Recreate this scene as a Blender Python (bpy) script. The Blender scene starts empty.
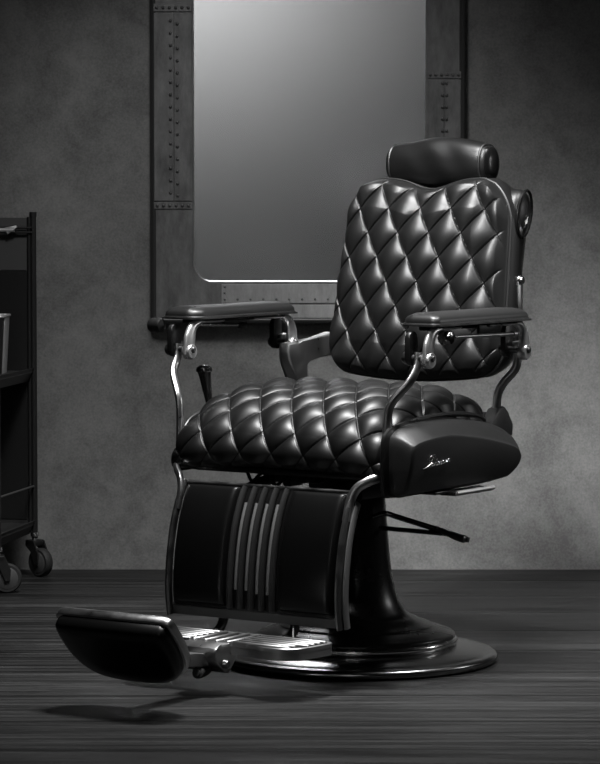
import bpy, bmesh, math, random
import numpy as np
from mathutils import Vector, Matrix
random.seed(7)
PI = math.pi
scene = bpy.context.scene
COL = scene.collection

# ------------------------------------------------------------------ materials
def newmat(name):
    m = bpy.data.materials.new(name); m.use_nodes = True
    nt = m.node_tree
    return m, nt, nt.nodes['Principled BSDF']

def g(v, tint=0.0):
    return (v, v, v * (1 + tint), 1)

def add_bump(nt, b, scale, strength, dist=0.002, detail=4, kind='NOISE', coord='Object'):
    tc = nt.nodes.new('ShaderNodeTexCoord')
    if kind == 'VORONOI':
        n = nt.nodes.new('ShaderNodeTexVoronoi'); n.feature = 'DISTANCE_TO_EDGE'; out = n.outputs['Distance']
    else:
        n = nt.nodes.new('ShaderNodeTexNoise'); n.inputs['Detail'].default_value = detail; out = n.outputs['Fac']
    n.inputs['Scale'].default_value = scale
    nt.links.new(tc.outputs[coord], n.inputs['Vector'])
    bp = nt.nodes.new('ShaderNodeBump'); bp.inputs['Strength'].default_value = strength
    bp.inputs['Distance'].default_value = dist
    nt.links.new(out, bp.inputs['Height'])
    prev = b.inputs['Normal'].links[0].from_socket if b.inputs['Normal'].links else None
    if prev: nt.links.new(prev, bp.inputs['Normal'])
    nt.links.new(bp.outputs['Normal'], b.inputs['Normal'])
    return n

def simple(name, v, rough, metal=0.0, bump=None, spec=0.5, tint=0.0, vary=None):
    m, nt, b = newmat(name)
    b.inputs['Base Color'].default_value = g(v, tint)
    b.inputs['Roughness'].default_value = rough
    b.inputs['Metallic'].default_value = metal
    b.inputs['Specular IOR Level'].default_value = spec
    if bump: add_bump(nt, b, *bump)
    if vary:                      # slow roughness variation: smudges and wear
        tc = nt.nodes.new('ShaderNodeTexCoord'); n = nt.nodes.new('ShaderNodeTexNoise')
        n.inputs['Scale'].default_value = vary[0]; n.inputs['Detail'].default_value = 5
        nt.links.new(tc.outputs['Object'], n.inputs['Vector'])
        r = nt.nodes.new('ShaderNodeMapRange')
        r.inputs['From Min'].default_value = .3; r.inputs['From Max'].default_value = .7
        r.inputs['To Min'].default_value = vary[1]; r.inputs['To Max'].default_value = vary[2]
        nt.links.new(n.outputs['Fac'], r.inputs['Value']); nt.links.new(r.outputs['Result'], b.inputs['Roughness'])
    return m

M = {}
M['leather'] = simple('black_leather', .004, .40, bump=(900, .12, .0002), spec=.34, vary=(14, .38, .46))
M['leather_soft'] = simple('soft_leather', .004, .40, bump=(20, .2, .003), spec=.26, vary=(9, .34, .44))
M['piping'] = simple('leather_piping', .007, .42)
M['vinyl'] = simple('panel_leather', .003, .34, bump=(700, .05, .0001), spec=.25)
M['chrome'] = simple('chrome', .66, .22, 1.0, vary=(25, .16, .30))
M['chrome_dark'] = simple('dark_chrome', .24, .22, 1.0, vary=(9, .17, .27))
M['chrome_soft'] = simple('satin_chrome', .42, .30, 1.0, vary=(30, .27, .40))
M['steel_dark'] = simple('dark_steel', .14, .38, 1.0, vary=(30, .3, .5))
M['enamel'] = simple('black_enamel', .012, .26, vary=(8, .24, .31))
M['cover'] = simple('textured_cover', .020, .46, bump=(480, .45, .0008), spec=.42)
M['blackpaint'] = simple('black_paint', .005, .42)
M['cap'] = simple('headrest_end', .003, .26, spec=.3)
M['bracket'] = simple('bracket_metal', .52, .30, .8, vary=(30, .26, .38))
M['pad'] = simple('armrest_pad', .006, .42, bump=(520, .2, .0003), spec=.5)
M['strip'] = simple('rail_strip_metal', .22, .42, .5)
M['rubber'] = simple('rubber', .012, .7)
M['tread'] = simple('cast_tread', .28, .44, 1.0, bump=(160, .2, .0006), vary=(40, .38, .52))
M['band'] = simple('band_metal', .05, .5, .0, bump=(300, .1, .0006))
M['rib'] = simple('rib_metal', .035, .36, .4)
M['inlay'] = simple('inlay_strip', .13, .5, .2)
M['badge'] = simple('badge_silver', .75, .25, 1.0)
M['frame_leather'] = simple('frame_hide', .13, .42, .30, bump=(60, .35, .002), vary=(8, .42, .65), tint=.04)
M['frame_metal'] = simple('frame_strip', .30, .5, .3, bump=(80, .2, .001), tint=.02)
M['stud'] = simple('stud', .16, .35, .8)
M['frame_edge'] = simple('frame_edge', .02, .5)
M['edge_bright'] = simple('glass_edge', .4, .3, .8)
M['cart_black'] = simple('cart_black', .008, .45, bump=(200, .15, .0005))
M['cart_panel'] = simple('cart_grey_panel', .05, .6, bump=(120, .1, .0006))
M['tray_grey'] = simple('cart_tray', .035, .5, .3)
M['tin'] = simple('tin', .75, .4, .7, bump=(45, .6, .004))
M['trim'] = simple('trim_dark', .01, .6)

# mirror glass (slightly hazed silver)
def mottle(mat, lo, hi, scale):
    nt = mat.node_tree; b = nt.nodes['Principled BSDF']
    tc = nt.nodes.new('ShaderNodeTexCoord'); mp = nt.nodes.new('ShaderNodeMapping'); mp.inputs['Scale'].default_value = (1, 1, .35)
    n = nt.nodes.new('ShaderNodeTexNoise'); n.inputs['Scale'].default_value = scale; n.inputs['Detail'].default_value = 9; n.inputs['Roughness'].default_value = .7
    r = nt.nodes.new('ShaderNodeMapRange'); r.inputs['From Min'].default_value = .3; r.inputs['From Max'].default_value = .72
    r.inputs['To Min'].default_value = lo; r.inputs['To Max'].default_value = hi
    cc = nt.nodes.new('ShaderNodeCombineColor')
    nt.links.new(tc.outputs['Object'], mp.inputs['Vector']); nt.links.new(mp.outputs['Vector'], n.inputs['Vector'])
    nt.links.new(n.outputs['Fac'], r.inputs['Value'])
    for k in range(3): nt.links.new(r.outputs['Result'], cc.inputs[k])
    nt.links.new(cc.outputs['Color'], b.inputs['Base Color'])
mottle(M['frame_leather'], .07, .18, 30)
mottle(M['frame_metal'], .20, .36, 40)
m, nt, b = newmat('mirror_glass')
b.inputs['Base Color'].default_value = (.64, .645, .66, 1); b.inputs['Metallic'].default_value = 1
b.inputs['Roughness'].default_value = .22
M['mirror'] = m

# plaster wall
def plaster(name, lo, hi):
    m, nt, b = newmat(name)
    tc = nt.nodes.new('ShaderNodeTexCoord')
    n1 = nt.nodes.new('ShaderNodeTexNoise'); n1.inputs['Scale'].default_value = 5.5; n1.inputs['Detail'].default_value = 9; n1.inputs['Roughness'].default_value = .62
    n1.inputs['Distortion'].default_value = .5
    n2 = nt.nodes.new('ShaderNodeTexNoise'); n2.inputs['Scale'].default_value = 22; n2.inputs['Detail'].default_value = 8; n2.inputs['Roughness'].default_value = .7
    n3 = nt.nodes.new('ShaderNodeTexNoise'); n3.inputs['Scale'].default_value = 190; n3.inputs['Detail'].default_value = 3
    for n in (n1, n2, n3): nt.links.new(tc.outputs['Object'], n.inputs['Vector'])
    a = nt.nodes.new('ShaderNodeMath'); a.operation = 'MULTIPLY_ADD'; a.inputs[1].default_value = .5
    nt.links.new(n2.outputs['Fac'], a.inputs[0]); nt.links.new(n1.outputs['Fac'], a.inputs[2])
    a2 = nt.nodes.new('ShaderNodeMath'); a2.operation = 'MULTIPLY_ADD'; a2.inputs[1].default_value = .55
    nt.links.new(n3.outputs['Fac'], a2.inputs[0]); nt.links.new(a.outputs[0], a2.inputs[2])
    cr = nt.nodes.new('ShaderNodeValToRGB')
    cr.color_ramp.elements[0].position = 0; cr.color_ramp.elements[0].color = (lo, lo, lo * .99, 1)
    cr.color_ramp.elements[1].position = 1; cr.color_ramp.elements[1].color = (hi, hi, hi * .98, 1)
    mpr = nt.nodes.new('ShaderNodeMapRange'); mpr.inputs['From Min'].default_value = .78; mpr.inputs['From Max'].default_value = 1.27
    nt.links.new(a2.outputs[0], mpr.inputs['Value']); nt.links.new(mpr.outputs['Result'], cr.inputs['Fac']); nt.links.new(cr.outputs['Color'], b.inputs['Base Color'])
    b.inputs['Roughness'].default_value = .85; b.inputs['Specular IOR Level'].default_value = .2
    add_bump(nt, b, 45, .25, .004, 7)
    return m
M['wall'] = plaster('plaster_wall', .11, .215)
M['ceil'] = plaster('dark_ceiling', .03, .05)

# dark plank floor
def planks():
    m, nt, b = newmat('dark_planks')
    N = nt.nodes.new; L = nt.links.new
    tc = N('ShaderNodeTexCoord'); sx = N('ShaderNodeSeparateXYZ'); L(tc.outputs['Object'], sx.inputs[0])
    def math_(op, *vals):
        n = N('ShaderNodeMath'); n.operation = op
        for i, v in enumerate(vals):
            if isinstance(v, (int, float)): n.inputs[i].default_value = v
            else: L(v, n.inputs[i])
        return n.outputs[0]
    W = .30
    row = math_('DIVIDE', math_('ADD', sx.outputs['Y'], .78), W)
    fl = math_('FLOOR', row); fr = math_('FRACT', row)
    wn = N('ShaderNodeTexWhiteNoise'); wn.noise_dimensions = '1D'; L(fl, wn.inputs['W'])
    xs = math_('ADD', math_('MULTIPLY_ADD', wn.outputs['Value'], 2.2, sx.outputs['X']), 1.6)
    plen = math_('DIVIDE', xs, 5.9); pf = math_('FRACT', plen); pid = math_('FLOOR', plen)
    wn2 = N('ShaderNodeTexWhiteNoise'); wn2.noise_dimensions = '2D'
    cb = N('ShaderNodeCombineXYZ'); L(fl, cb.inputs[0]); L(pid, cb.inputs[1]); L(cb.outputs[0], wn2.inputs['Vector'])
    # stretched grain
    cg = N('ShaderNodeCombineXYZ'); L(math_('MULTIPLY', xs, 1.0), cg.inputs[0]); L(math_('MULTIPLY', sx.outputs['Y'], 46), cg.inputs[1]); L(wn2.outputs['Value'], cg.inputs[2])
    gn = N('ShaderNodeTexNoise'); gn.inputs['Scale'].default_value = 1.6; gn.inputs['Detail'].default_value = 9; gn.inputs['Roughness'].default_value = .68; gn.inputs['Distortion'].default_value = .6
    L(cg.outputs[0], gn.inputs['Vector'])
    sp = N('ShaderNodeTexNoise'); sp.inputs['Scale'].default_value = 60; sp.inputs['Detail'].default_value = 6
    L(tc.outputs['Object'], sp.inputs['Vector'])
    seam = math_('MINIMUM', fr, math_('SUBTRACT', 1.0, fr))
    seam = math_('MULTIPLY', seam, W)
    end = math_('MULTIPLY', math_('MINIMUM', pf, math_('SUBTRACT', 1.0, pf)), 5.9)
    d = math_('MINIMUM', seam, end)
    mr = N('ShaderNodeMapRange'); mr.inputs['From Max'].default_value = .011; L(d, mr.inputs['Value'])
    v = math_('MULTIPLY_ADD', math_('POWER', gn.outputs['Fac'], 3.4), .36, math_('MULTIPLY', wn2.outputs['Value'], .014))
    v = math_('SUBTRACT', v, .006)
    v = math_('MULTIPLY', v, math_('MULTIPLY_ADD', sp.outputs['Fac'], .9, .55))
    cs = N('ShaderNodeCombineXYZ'); L(math_('MULTIPLY', xs, 1.3), cs.inputs[0]); L(math_('MULTIPLY', sx.outputs['Y'], 21), cs.inputs[1])
    sn = N('ShaderNodeTexNoise'); sn.inputs['Scale'].default_value = 1.5; sn.inputs['Detail'].default_value = 5; sn.inputs['Roughness'].default_value = .75
    L(cs.outputs[0], sn.inputs['Vector'])
    sr = N('ShaderNodeMapRange'); sr.inputs['From Min'].default_value = .36; sr.inputs['From Max'].default_value = .58; sr.inputs['To Min'].default_value = .30
    L(sn.outputs['Fac'], sr.inputs['Value'])
    v = math_('MULTIPLY', math_('MULTIPLY', v, math_('MULTIPLY', sr.outputs['Result'], .66)), mr.outputs['Result'])
    v = math_('MAXIMUM', v, .003)
    cc = N('ShaderNodeCombineColor'); L(v, cc.inputs[0]); L(v, cc.inputs[1]); L(v, cc.inputs[2])
    L(cc.outputs[0], b.inputs['Base Color'])
    rr = N('ShaderNodeMapRange'); rr.inputs['To Min'].default_value = .34; rr.inputs['To Max'].default_value = .6
    L(gn.outputs['Fac'], rr.inputs['Value']); L(rr.outputs['Result'], b.inputs['Roughness'])
    b.inputs['Specular IOR Level'].default_value = .16
    hgt = math_('MULTIPLY_ADD', gn.outputs['Fac'], .5, mr.outputs['Result'])
    bp = N('ShaderNodeBump'); bp.inputs['Strength'].default_value = .45; bp.inputs['Distance'].default_value = .003
    L(hgt, bp.inputs['Height']); L(bp.outputs['Normal'], b.inputs['Normal'])
    return m
M['floor'] = planks()

# ------------------------------------------------------------------ mesh helpers
def finish(name, bm, mat, parent=None, smooth=True, angle=40):
    bmesh.ops.recalc_face_normals(bm, faces=bm.faces[:])
    me = bpy.data.meshes.new(name); bm.to_mesh(me); bm.free()
    return link(name, me, mat, parent, smooth, angle)

def link(name, me, mat, parent=None, smooth=True, angle=40):
    mats = mat if isinstance(mat, (list, tuple)) else [mat]
    for mm in mats: me.materials.append(mm)
    if smooth:
        me.polygons.foreach_set('use_smooth', [True] * len(me.polygons))
        if angle < 180:
            try: me.set_sharp_from_angle(angle=math.radians(angle))
            except Exception: pass
    o = bpy.data.objects.new(name, me); COL.objects.link(o)
    if parent: o.parent = parent
    return o

def box(bm, lo, hi, bev=0.0, seg=2):
    r = bmesh.ops.create_cube(bm, size=1)
    vs = r['verts']
    for v in vs:
        v.co = Vector([(lo[i] + hi[i]) / 2 + v.co[i] * (hi[i] - lo[i]) for i in range(3)])
    if bev > 0:
        es = list({e for v in vs for e in v.link_edges})
        bmesh.ops.bevel(bm, geom=es, offset=bev, segments=seg, profile=.5, affect='EDGES')

def smooth_path(pts, n=6):
    """Catmull-Rom through the points"""
    P = [Vector(p) for p in pts]
    if len(P) < 3: return P
    Q = [P[0] * 2 - P[1]] + P + [P[-1] * 2 - P[-2]]
    out = []
    for i in range(1, len(Q) - 2):
        for k in range(n):
            t = k / n
            a, b_, c, d = Q[i - 1], Q[i], Q[i + 1], Q[i + 2]
            out.append(.5 * ((2 * b_) + (c - a) * t + (2 * a - 5 * b_ + 4 * c - d) * t * t + (3 * b_ - a - 3 * c + d) * t ** 3))
    out.append(P[-1])
    return out

def tube(bm, pts, r, seg=10, closed=False, ry=None, up=(0, 0, 1), cap=True):
    """sweep an ellipse (r across, ry along 'up'-ish) along the points"""
    P = [Vector(p) for p in pts]; n = len(P)
    R = r if isinstance(r, (list, tuple)) else [r] * n
    RY = R if ry is None else (ry if isinstance(ry, (list, tuple)) else [ry] * n)
    if len(R) != n: R = [R[min(len(R) - 1, int(i / (n - 1) * (len(R) - 1) + .5))] for i in range(n)]
    if len(RY) != n: RY = [RY[min(len(RY) - 1, int(i / (n - 1) * (len(RY) - 1) + .5))] for i in range(n)]
    rings = []; prev = None
    for i in range(n):
        if closed: t = P[(i + 1) % n] - P[i - 1]
        else: t = P[min(i + 1, n - 1)] - P[max(i - 1, 0)]
        if t.length < 1e-9: t = Vector((0, 0, 1))
        t.normalize()
        if prev is None:
            u = Vector(up)
            if abs(u.dot(t)) > .95: u = Vector((1, 0, 0)) if abs(t.x) < .9 else Vector((0, 1, 0))
        else: u = prev
        u = (u - t * u.dot(t)).normalized(); prev = u
        s = t.cross(u)
        rings.append([bm.verts.new(P[i] + s * (R[i] * math.cos(2 * PI * k / seg)) + u * (RY[i] * math.sin(2 * PI * k / seg))) for k in range(seg)])
    m_ = n if closed else n - 1
    for i in range(m_):
        A, B = rings[i], rings[(i + 1) % n]
        for k in range(seg):
            bm.faces.new((A[k], A[(k + 1) % seg], B[(k + 1) % seg], B[k]))
    if cap and not closed:
        bm.faces.new(rings[0][::-1]); bm.faces.new(rings[-1])

def lathe(bm, prof, seg=64, axis='Z', center=(0, 0, 0), cap=True):
    """prof: list of (radius, height)"""
    c = Vector(center); rings = []
    for r, h in prof:
        ring = []
        for k in range(seg):
            a = 2 * PI * k / seg; x, y = r * math.cos(a), r * math.sin(a)
            if axis == 'Z': v = Vector((x, y, h))
            elif axis == 'X': v = Vector((h, x, y))
            else: v = Vector((x, h, y))
            ring.append(bm.verts.new(c + v))
        rings.append(ring)
    for A, B in zip(rings, rings[1:]):
        for k in range(seg): bm.faces.new((A[k], A[(k + 1) % seg], B[(k + 1) % seg], B[k]))
    if cap:
        if prof[0][0] > 1e-6: bm.faces.new(rings[0][::-1])
        if prof[-1][0] > 1e-6: bm.faces.new(rings[-1])

def prism(bm, poly, x0, x1, axis='X', bev=0.0, seg=2):
    """polygon in the two other axes, extruded along axis"""
    def mk(a, b_, h):
        if axis == 'X': return Vector((h, a, b_))
        if axis == 'Y': return Vector((a, h, b_))
        return Vector((a, b_, h))
    A = [bm.verts.new(mk(a, b_, x0)) for a, b_ in poly]
    B = [bm.verts.new(mk(a, b_, x1)) for a, b_ in poly]
    n = len(poly); fs = []
    fs.append(bm.faces.new(A[::-1])); fs.append(bm.faces.new(B))
    for i in range(n): fs.append(bm.faces.new((A[i], A[(i + 1) % n], B[(i + 1) % n], B[i])))
    if bev > 0:
        es = list({e for f in fs[:2] for e in f.edges})
        bmesh.ops.bevel(bm, geom=es, offset=bev, segments=seg, profile=.5, affect='EDGES')

def rounded_rect(x0, x1, y0, y1, r, n=6):
    rs = r if isinstance(r, (list, tuple)) else [r] * 4     # bl, br, tr, tl
    out = []
    for (cx_, cy_, a0, rr) in ((x0 + rs[0], y0 + rs[0], PI, rs[0]), (x1 - rs[1], y0 + rs[1], 1.5 * PI, rs[1]), (x1 - rs[2], y1 - rs[2], 0, rs[2]), (x0 + rs[3], y1 - rs[3], .5 * PI, rs[3])):
        for k in range(n + 1):
            a = a0 + k / n * PI / 2; out.append((cx_ + rr * math.cos(a), cy_ + rr * math.sin(a)))
    return out

def catmull2(pts, n=8):
    return [(p.x, p.y) for p in smooth_path([(a, b_, 0) for a, b_ in pts], n)]

def grid_mesh(name, P, closed_u=False):
    """P: (nu, nv, 3) array -> quad mesh data"""
    nu, nv = P.shape[:2]
    idx = np.arange(nu * nv).reshape(nu, nv)
    a = idx[:-1, :-1].ravel(); b_ = idx[1:, :-1].ravel(); c = idx[1:, 1:].ravel(); d = idx[:-1, 1:].ravel()
    return P.reshape(-1, 3), np.stack([a, b_, c, d], 1)

def mesh_from(name, V, F, extra=[]):
    me = bpy.data.meshes.new(name)
    me.from_pydata(V.tolist(), [], F.tolist() + list(extra)); me.update()
    return me

def normals_of(P):
    du = np.gradient(P, axis=0); dv = np.gradient(P, axis=1)
    n = np.cross(du, dv); l = np.linalg.norm(n, axis=2, keepdims=True)
    return n / np.maximum(l, 1e-9)

def quilt(u, v, du, dv, H):
    p = u / du + v / dv; q = u / du - v / dv
    fp = np.abs(p - np.round(p)); fq = np.abs(q - np.round(q))
    gr = math.sqrt(1 / du ** 2 + 1 / dv ** 2)
    h = H * (np.sin(PI * fp) * np.sin(PI * fq)) ** .52
    for f in (fp, fq):
        d = f / gr
        h = h + .0006 * np.exp(-((d - .0028) / .0012) ** 2) - .0010 * np.exp(-(d / .0014) ** 2)
    return h

def tag(o, label=None, cat=None, group=None, kind=None):
    if label: o['label'] = label
    if cat: o['category'] = cat
    if group: o['group'] = group
    if kind: o['kind'] = kind
    return o

def empty(name, loc=(0, 0, 0), rz=0, parent=None):
    o = bpy.data.objects.new(name, None); COL.objects.link(o)
    o.location = loc; o.rotation_euler = (0, 0, rz); o.empty_display_size = .1
    if parent: o.parent = parent
    return o

def one(name, fn, mat, parent=None, **k):
    bm = bmesh.new(); fn(bm); return finish(name, bm, mat, parent, **k)

# ------------------------------------------------------------------ the setting
FZ = .014; WALL_Y = 1.556; XL, XR, YF, CEIL = -3.2, 3.2, -9.6, 3.3
def slab(name, lo, hi, mat):
    return tag(one(name, lambda bm: box(bm, lo, hi), mat, smooth=False), kind='structure')
slab('floor', (XL - .1, YF - .1, FZ - .1), (XR + .1, WALL_Y + .1, FZ), M['floor'])
slab('ceiling', (XL - .1, YF - .1, CEIL), (XR + .1, WALL_Y + .1, CEIL + .1), M['ceil'])
slab('wall_back', (XL - .1, WALL_Y, 0), (XR + .1, WALL_Y + .1, CEIL), M['wall'])
slab('wall_front', (XL - .1, YF - .1, 0), (XR + .1, YF, CEIL), M['wall'])
slab('wall_left', (XL - .1, YF, 0), (XL, WALL_Y, CEIL), M['ceil'])
slab('wall_right', (XR, YF, 0), (XR + .1, WALL_Y, CEIL), M['ceil'])

# ------------------------------------------------------------------ barber chair
A = math.radians(34)
chair = empty('barber_chair', (.1226, 0, 0), -A)
tag(chair, 'vintage black diamond-quilted leather barber chair with chrome fittings on a round chrome base', 'barber chair')

# --- base
def f(bm):
    lathe(bm, [(r_, h_ + FZ) for r_, h_ in [(0.0001, .0), (.296, .001), (.303, .004), (.3055, .010), (.304, .016), (.299, .0195), (.293, .021), (.287, .0205), (.283, .0225), (.276, .025), (.222, .036), (.18, .040), (.0001, .040)]], 128, cap=False)
base = one('base_plate', f, M['chrome_dark'], chair, angle=60)
one('base_ring', lambda bm: lathe(bm, [(r_, h_ + FZ) for r_, h_ in [(.205, .034), (.215, .036), (.2185, .042), (.218, .049), (.213, .053), (.2, .054)]], 128, cap=False), M['chrome'], chair, angle=70)
prof = [(.198, .060), (.2125, .0665), (.2135, .071), (.2105, .075), (.200, .079), (.186, .084), (.168, .0895), (.164, .0925), (.145, .099), (.127, .108), (.1135, .114), (.102, .129), (.0925, .146), (.0845, .168), (.078, .195), (.0735, .225), (.070, .26), (.067, .30), (.0635, .34), (.061, .375), (.060, .39), (.056, .394), (.02, .395)]
pp = catmull2(prof, 4)
one('pedestal', lambda bm: lathe(bm, pp, 128), M['enamel'], chair, angle=75)
# --- seat frame and pump housing under the seat
def f(bm):
    box(bm, (-.215, -.235, .436), (.215, .17, .452), .006)
    box(bm, (-.062, -.10, .388), (.062, .10, .436), .008)
    for x in (-.19, .17): box(bm, (x, -.16, .424), (x + .02, .16, .440), .004)
    box(bm, (.05, -.21, .385), (.15, -.06, .436), .008)
    for x, y, z in ((-.10, -.20, .41), (-.055, -.205, .404), (-.02, -.2, .412), (.015, -.21, .414)):
        box(bm, (x, y, z), (x + .022, y + .05, .436), .004)
    tube(bm, smooth_path([(-.15, -.2, .432), (-.125, -.215, .412), (-.10, -.21, .43), (-.075, -.2, .405), (-.04, -.21, .428)]), .004, 8)
one('seat_frame', f, M['blackpaint'], chair)
one('swivel_collar', lambda bm: lathe(bm, [(.062, .372), (.07, .374), (.072, .38), (.07, .388), (.04, .39)], 48), M['blackpaint'], chair)

# --- quilted seat cushion: side profile swept across the width with a crown
HW = .276
sp = catmull2([(.180, .446), (.192, .485), (.186, .525), (.160, .557), (.108, .584), (.04, .6065), (-.05, .6135), (-.13, .609), (-.205, .594), (-.262, .567), (-.302, .532), (-.324, .492), (-.326, .458), (-.314, .438)], 24)
S = np.array(sp); seg = np.r_[0, np.cumsum(np.linalg.norm(np.diff(S, axis=0), axis=1))]
NS, NT = 440, 420
s_ = np.linspace(0, seg[-1], NS); sy = np.interp(s_, seg, S[:, 0]); sz = np.interp(s_, seg, S[:, 1])
t_ = np.linspace(-1, 1, NT); t_ = np.sin(t_ * PI / 2) * .55 + t_ * .45
kz = np.clip(1 - np.abs(t_) ** 6.0, 0, 1) ** (1 / 3.2); ky = np.clip(1 - np.abs(t_) ** 7, 0, 1) ** (1 / 3.5)
z0, y0 = .430, -.05
P = np.zeros((NS, NT, 3))
P[:, :, 0] = t_[None, :] * HW
P[:, :, 1] = y0 + (sy[:, None] - y0) * (.80 + .20 * ky[None, :])
P[:, :, 2] = z0 + (sz[:, None] - z0) * kz[None, :] + .016 * (1 - t_[None, :] ** 2) * np.clip((.52 - sz[:, None]) / .08, 0, 1)
# keep z0 plane at the ends: the front lower lip
Nn = -normals_of(P)
uu = P[:, :, 0]; vv = (s_[:, None] - np.interp(.40, [0, 1], [0, seg[-1]])) * np.ones_like(uu)
fade = np.clip((1 - np.abs(t_)) / .10, 0, 1)[None, :] * np.clip((seg[-1] - s_) / .02, 0, 1)[:, None] * np.clip(s_ / .03, 0, 1)[:, None]
Hq = quilt(uu + .10 * vv, vv, .080, .112, .0120) * fade
if (Nn[NS // 2, NT // 2, 2]) < 0: Nn = -Nn
Pd = P + Nn * Hq[:, :, None]
V, F = grid_mesh('s', Pd)
under = [[int(i) for i in list(range(0, NT)) + [r * NT + NT - 1 for r in range(1, NS)] + [(NS - 1) * NT + c for c in range(NT - 2, -1, -1)] + [r * NT for r in range(NS - 2, 0, -1)]]]
seat = link('seat', mesh_from('seat', V, F), M['leather'], chair, angle=180)
one('seat_pan', lambda bm: prism(bm, rounded_rect(-.255, .255, -.300, .19, .05), .438, .448, 'Z', .004), M['blackpaint'], chair)
# piped welt low along the near and far flank of the cushion
for s in (-1, 1):
    pts = [(s * .258, -.285, .505), (s * .262, -.255, .535), (s * .264, -.20, .553), (s * .264, -.10, .560), (s * .263, 0, .557), (s * .260, .08, .545), (s * .245, .15, .52)]
    one('seat_welt', lambda bm: tube(bm, smooth_path(pts), .006, 8), M['piping'], seat)

# --- side cover on the near flank with its badge
face = catmull2([(-.312, .467), (-.309, .508), (-.298, .518), (-.263, .5245), (-.205, .5285), (-.145, .528), (-.045, .516), (.038, .501), (.084, .491), (.119, .480), (.139, .463), (.136, .444), (.110, .424), (.085, .4185), (-.024, .4145), (-.145, .414), (-.243, .414), (-.300, .414), (-.311, .424)], 5)
face_in = catmull2([(-.314, .467), (-.312, .520), (-.300, .537), (-.272, .548), (-.225, .554), (-.165, .555), (-.063, .552), (.031, .541), (.090, .529), (.138, .512), (.168, .487), (.162, .455), (.120, .420), (.085, .412), (-.024, .408), (-.145, .407), (-.243, .407), (-.300, .407), (-.313, .420)], 5)
def mix(p, q, t): return [(a[0] * (1 - t) + b_[0] * t, a[1] * (1 - t) + b_[1] * t) for a, b_ in zip(p, q)]
def loft(bm, layers):
    rings = []
    for x, poly in layers: rings.append([bm.verts.new((x, a, b_)) for a, b_ in poly])
    n = len(rings[0])
    for A_, B_ in zip(rings, rings[1:]):
        for k in range(n): bm.faces.new((A_[k], A_[(k + 1) % n], B_[(k + 1) % n], B_[k]))
    bm.faces.new(rings[0][::-1]); bm.faces.new(rings[-1])
def scaled(poly, ky, kz, dy=0, dz=0):
    cy = sum(p[0] for p in poly) / len(poly); cz = sum(p[1] for p in poly) / len(poly)
    return [(cy + (a - cy) * ky + dy, cz + (b_ - cz) * kz + dz) for a, b_ in poly]
def f(bm):
    loft(bm, [(.275, scaled(face_in, .98, .98)), (.283, face_in), (.292, face_in), (.306, mix(face_in, face, .22)), (.319, mix(face_in, face, .55)), (.328, mix(face_in, face, .85)), (.3325, scaled(face, .998, .995)), (.335, scaled(face, .985, .965)), (.336, scaled(face, .95, .88))])
_f0 = f
def f(bm):
    _f0(bm)
    for v in bm.verts:
        if v.co.x > .30: v.co.x -= 2.0 * max(0, .512 - v.co.z) ** 2
cover = one('side_cover', f, M['cover'], chair, angle=34)
cover['label'] = 'dark textured side cover with silver script badge'
one('cover_trim', lambda bm: loft(bm, [(.262, scaled(face_in, .99, .99, -.006, 0)), (.268, scaled(face_in, 1.015, 1.03, -.008, .001)), (.275, scaled(face_in, 1.015, 1.03, -.008, .001)), (.279, scaled(face_in, .99, .99, -.006, 0))]), M['enamel'], cover, angle=34)
# script badge: strokes in the plane of the cover face (a along the chair, b up)
strokes = [
    [(.235, .150), (.246, .118), (.238, .096), (.214, .090), (.185, .102), (.172, .128), (.180, .150), (.202, .150), (.214, .136)],
    [(.212, .095), (.205, .140), (.192, .180), (.165, .205), (.135, .222), (.108, .228)],
    [(.108, .228), (.150, .224), (.205, .212)],
    [(.222, .182), (.204, .178), (.196, .200), (.206, .212), (.222, .204), (.226, .180), (.228, .208), (.240, .206)],
    [(.240, .206), (.262, .168), (.270, .150), (.262, .150), (.256, .190), (.262, .205), (.276, .200)],
    [(.306, .174), (.288, .172), (.280, .194), (.292, .204), (.306, .194), (.310, .172), (.312, .200), (.324, .196)],
    [(.356, .168), (.340, .164), (.330, .182), (.336, .196), (.352, .194), (.366, .182)],
    [(.366, .182), (.384, .172), (.382, .158), (.370, .160), (.364, .180), (.372, .192), (.390, .186), (.400, .176)],
    [(.418, .154), (.404, .158), (.400, .178), (.412, .186), (.426, .176), (.426, .158), (.416, .152)],
]
def f(bm):
    for st in strokes:
        pts = [(.3368 - 2.0 * (.512 - (.465 + (.228 - b_) * .19)) ** 2, -.266 + (a - .108) * .324, .465 + (.228 - b_) * .19) for a, b_ in st]
        tube(bm, smooth_path(pts, 4), .00095, 6, ry=.0008, up=(1, 0, 0))
bd = one('badge', f, M['badge'], cover); bd['label'] = 'silver script lettering badge'
# tab lever under the cover
tl = one('tilt_tab', lambda bm: (prism(bm, rounded_rect(.290, .330, -.135, .020, .006), .3985, .4065, 'Z', .002), box(bm, (.280, -.19, .404), (.315, -.11, .410), .002)), M['enamel'], chair)
one('tab_edge', lambda bm: tube(bm, [(.331, -.133, .4045), (.331, .018, .4045)], .0048, 8), M['bracket'], tl)

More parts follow.
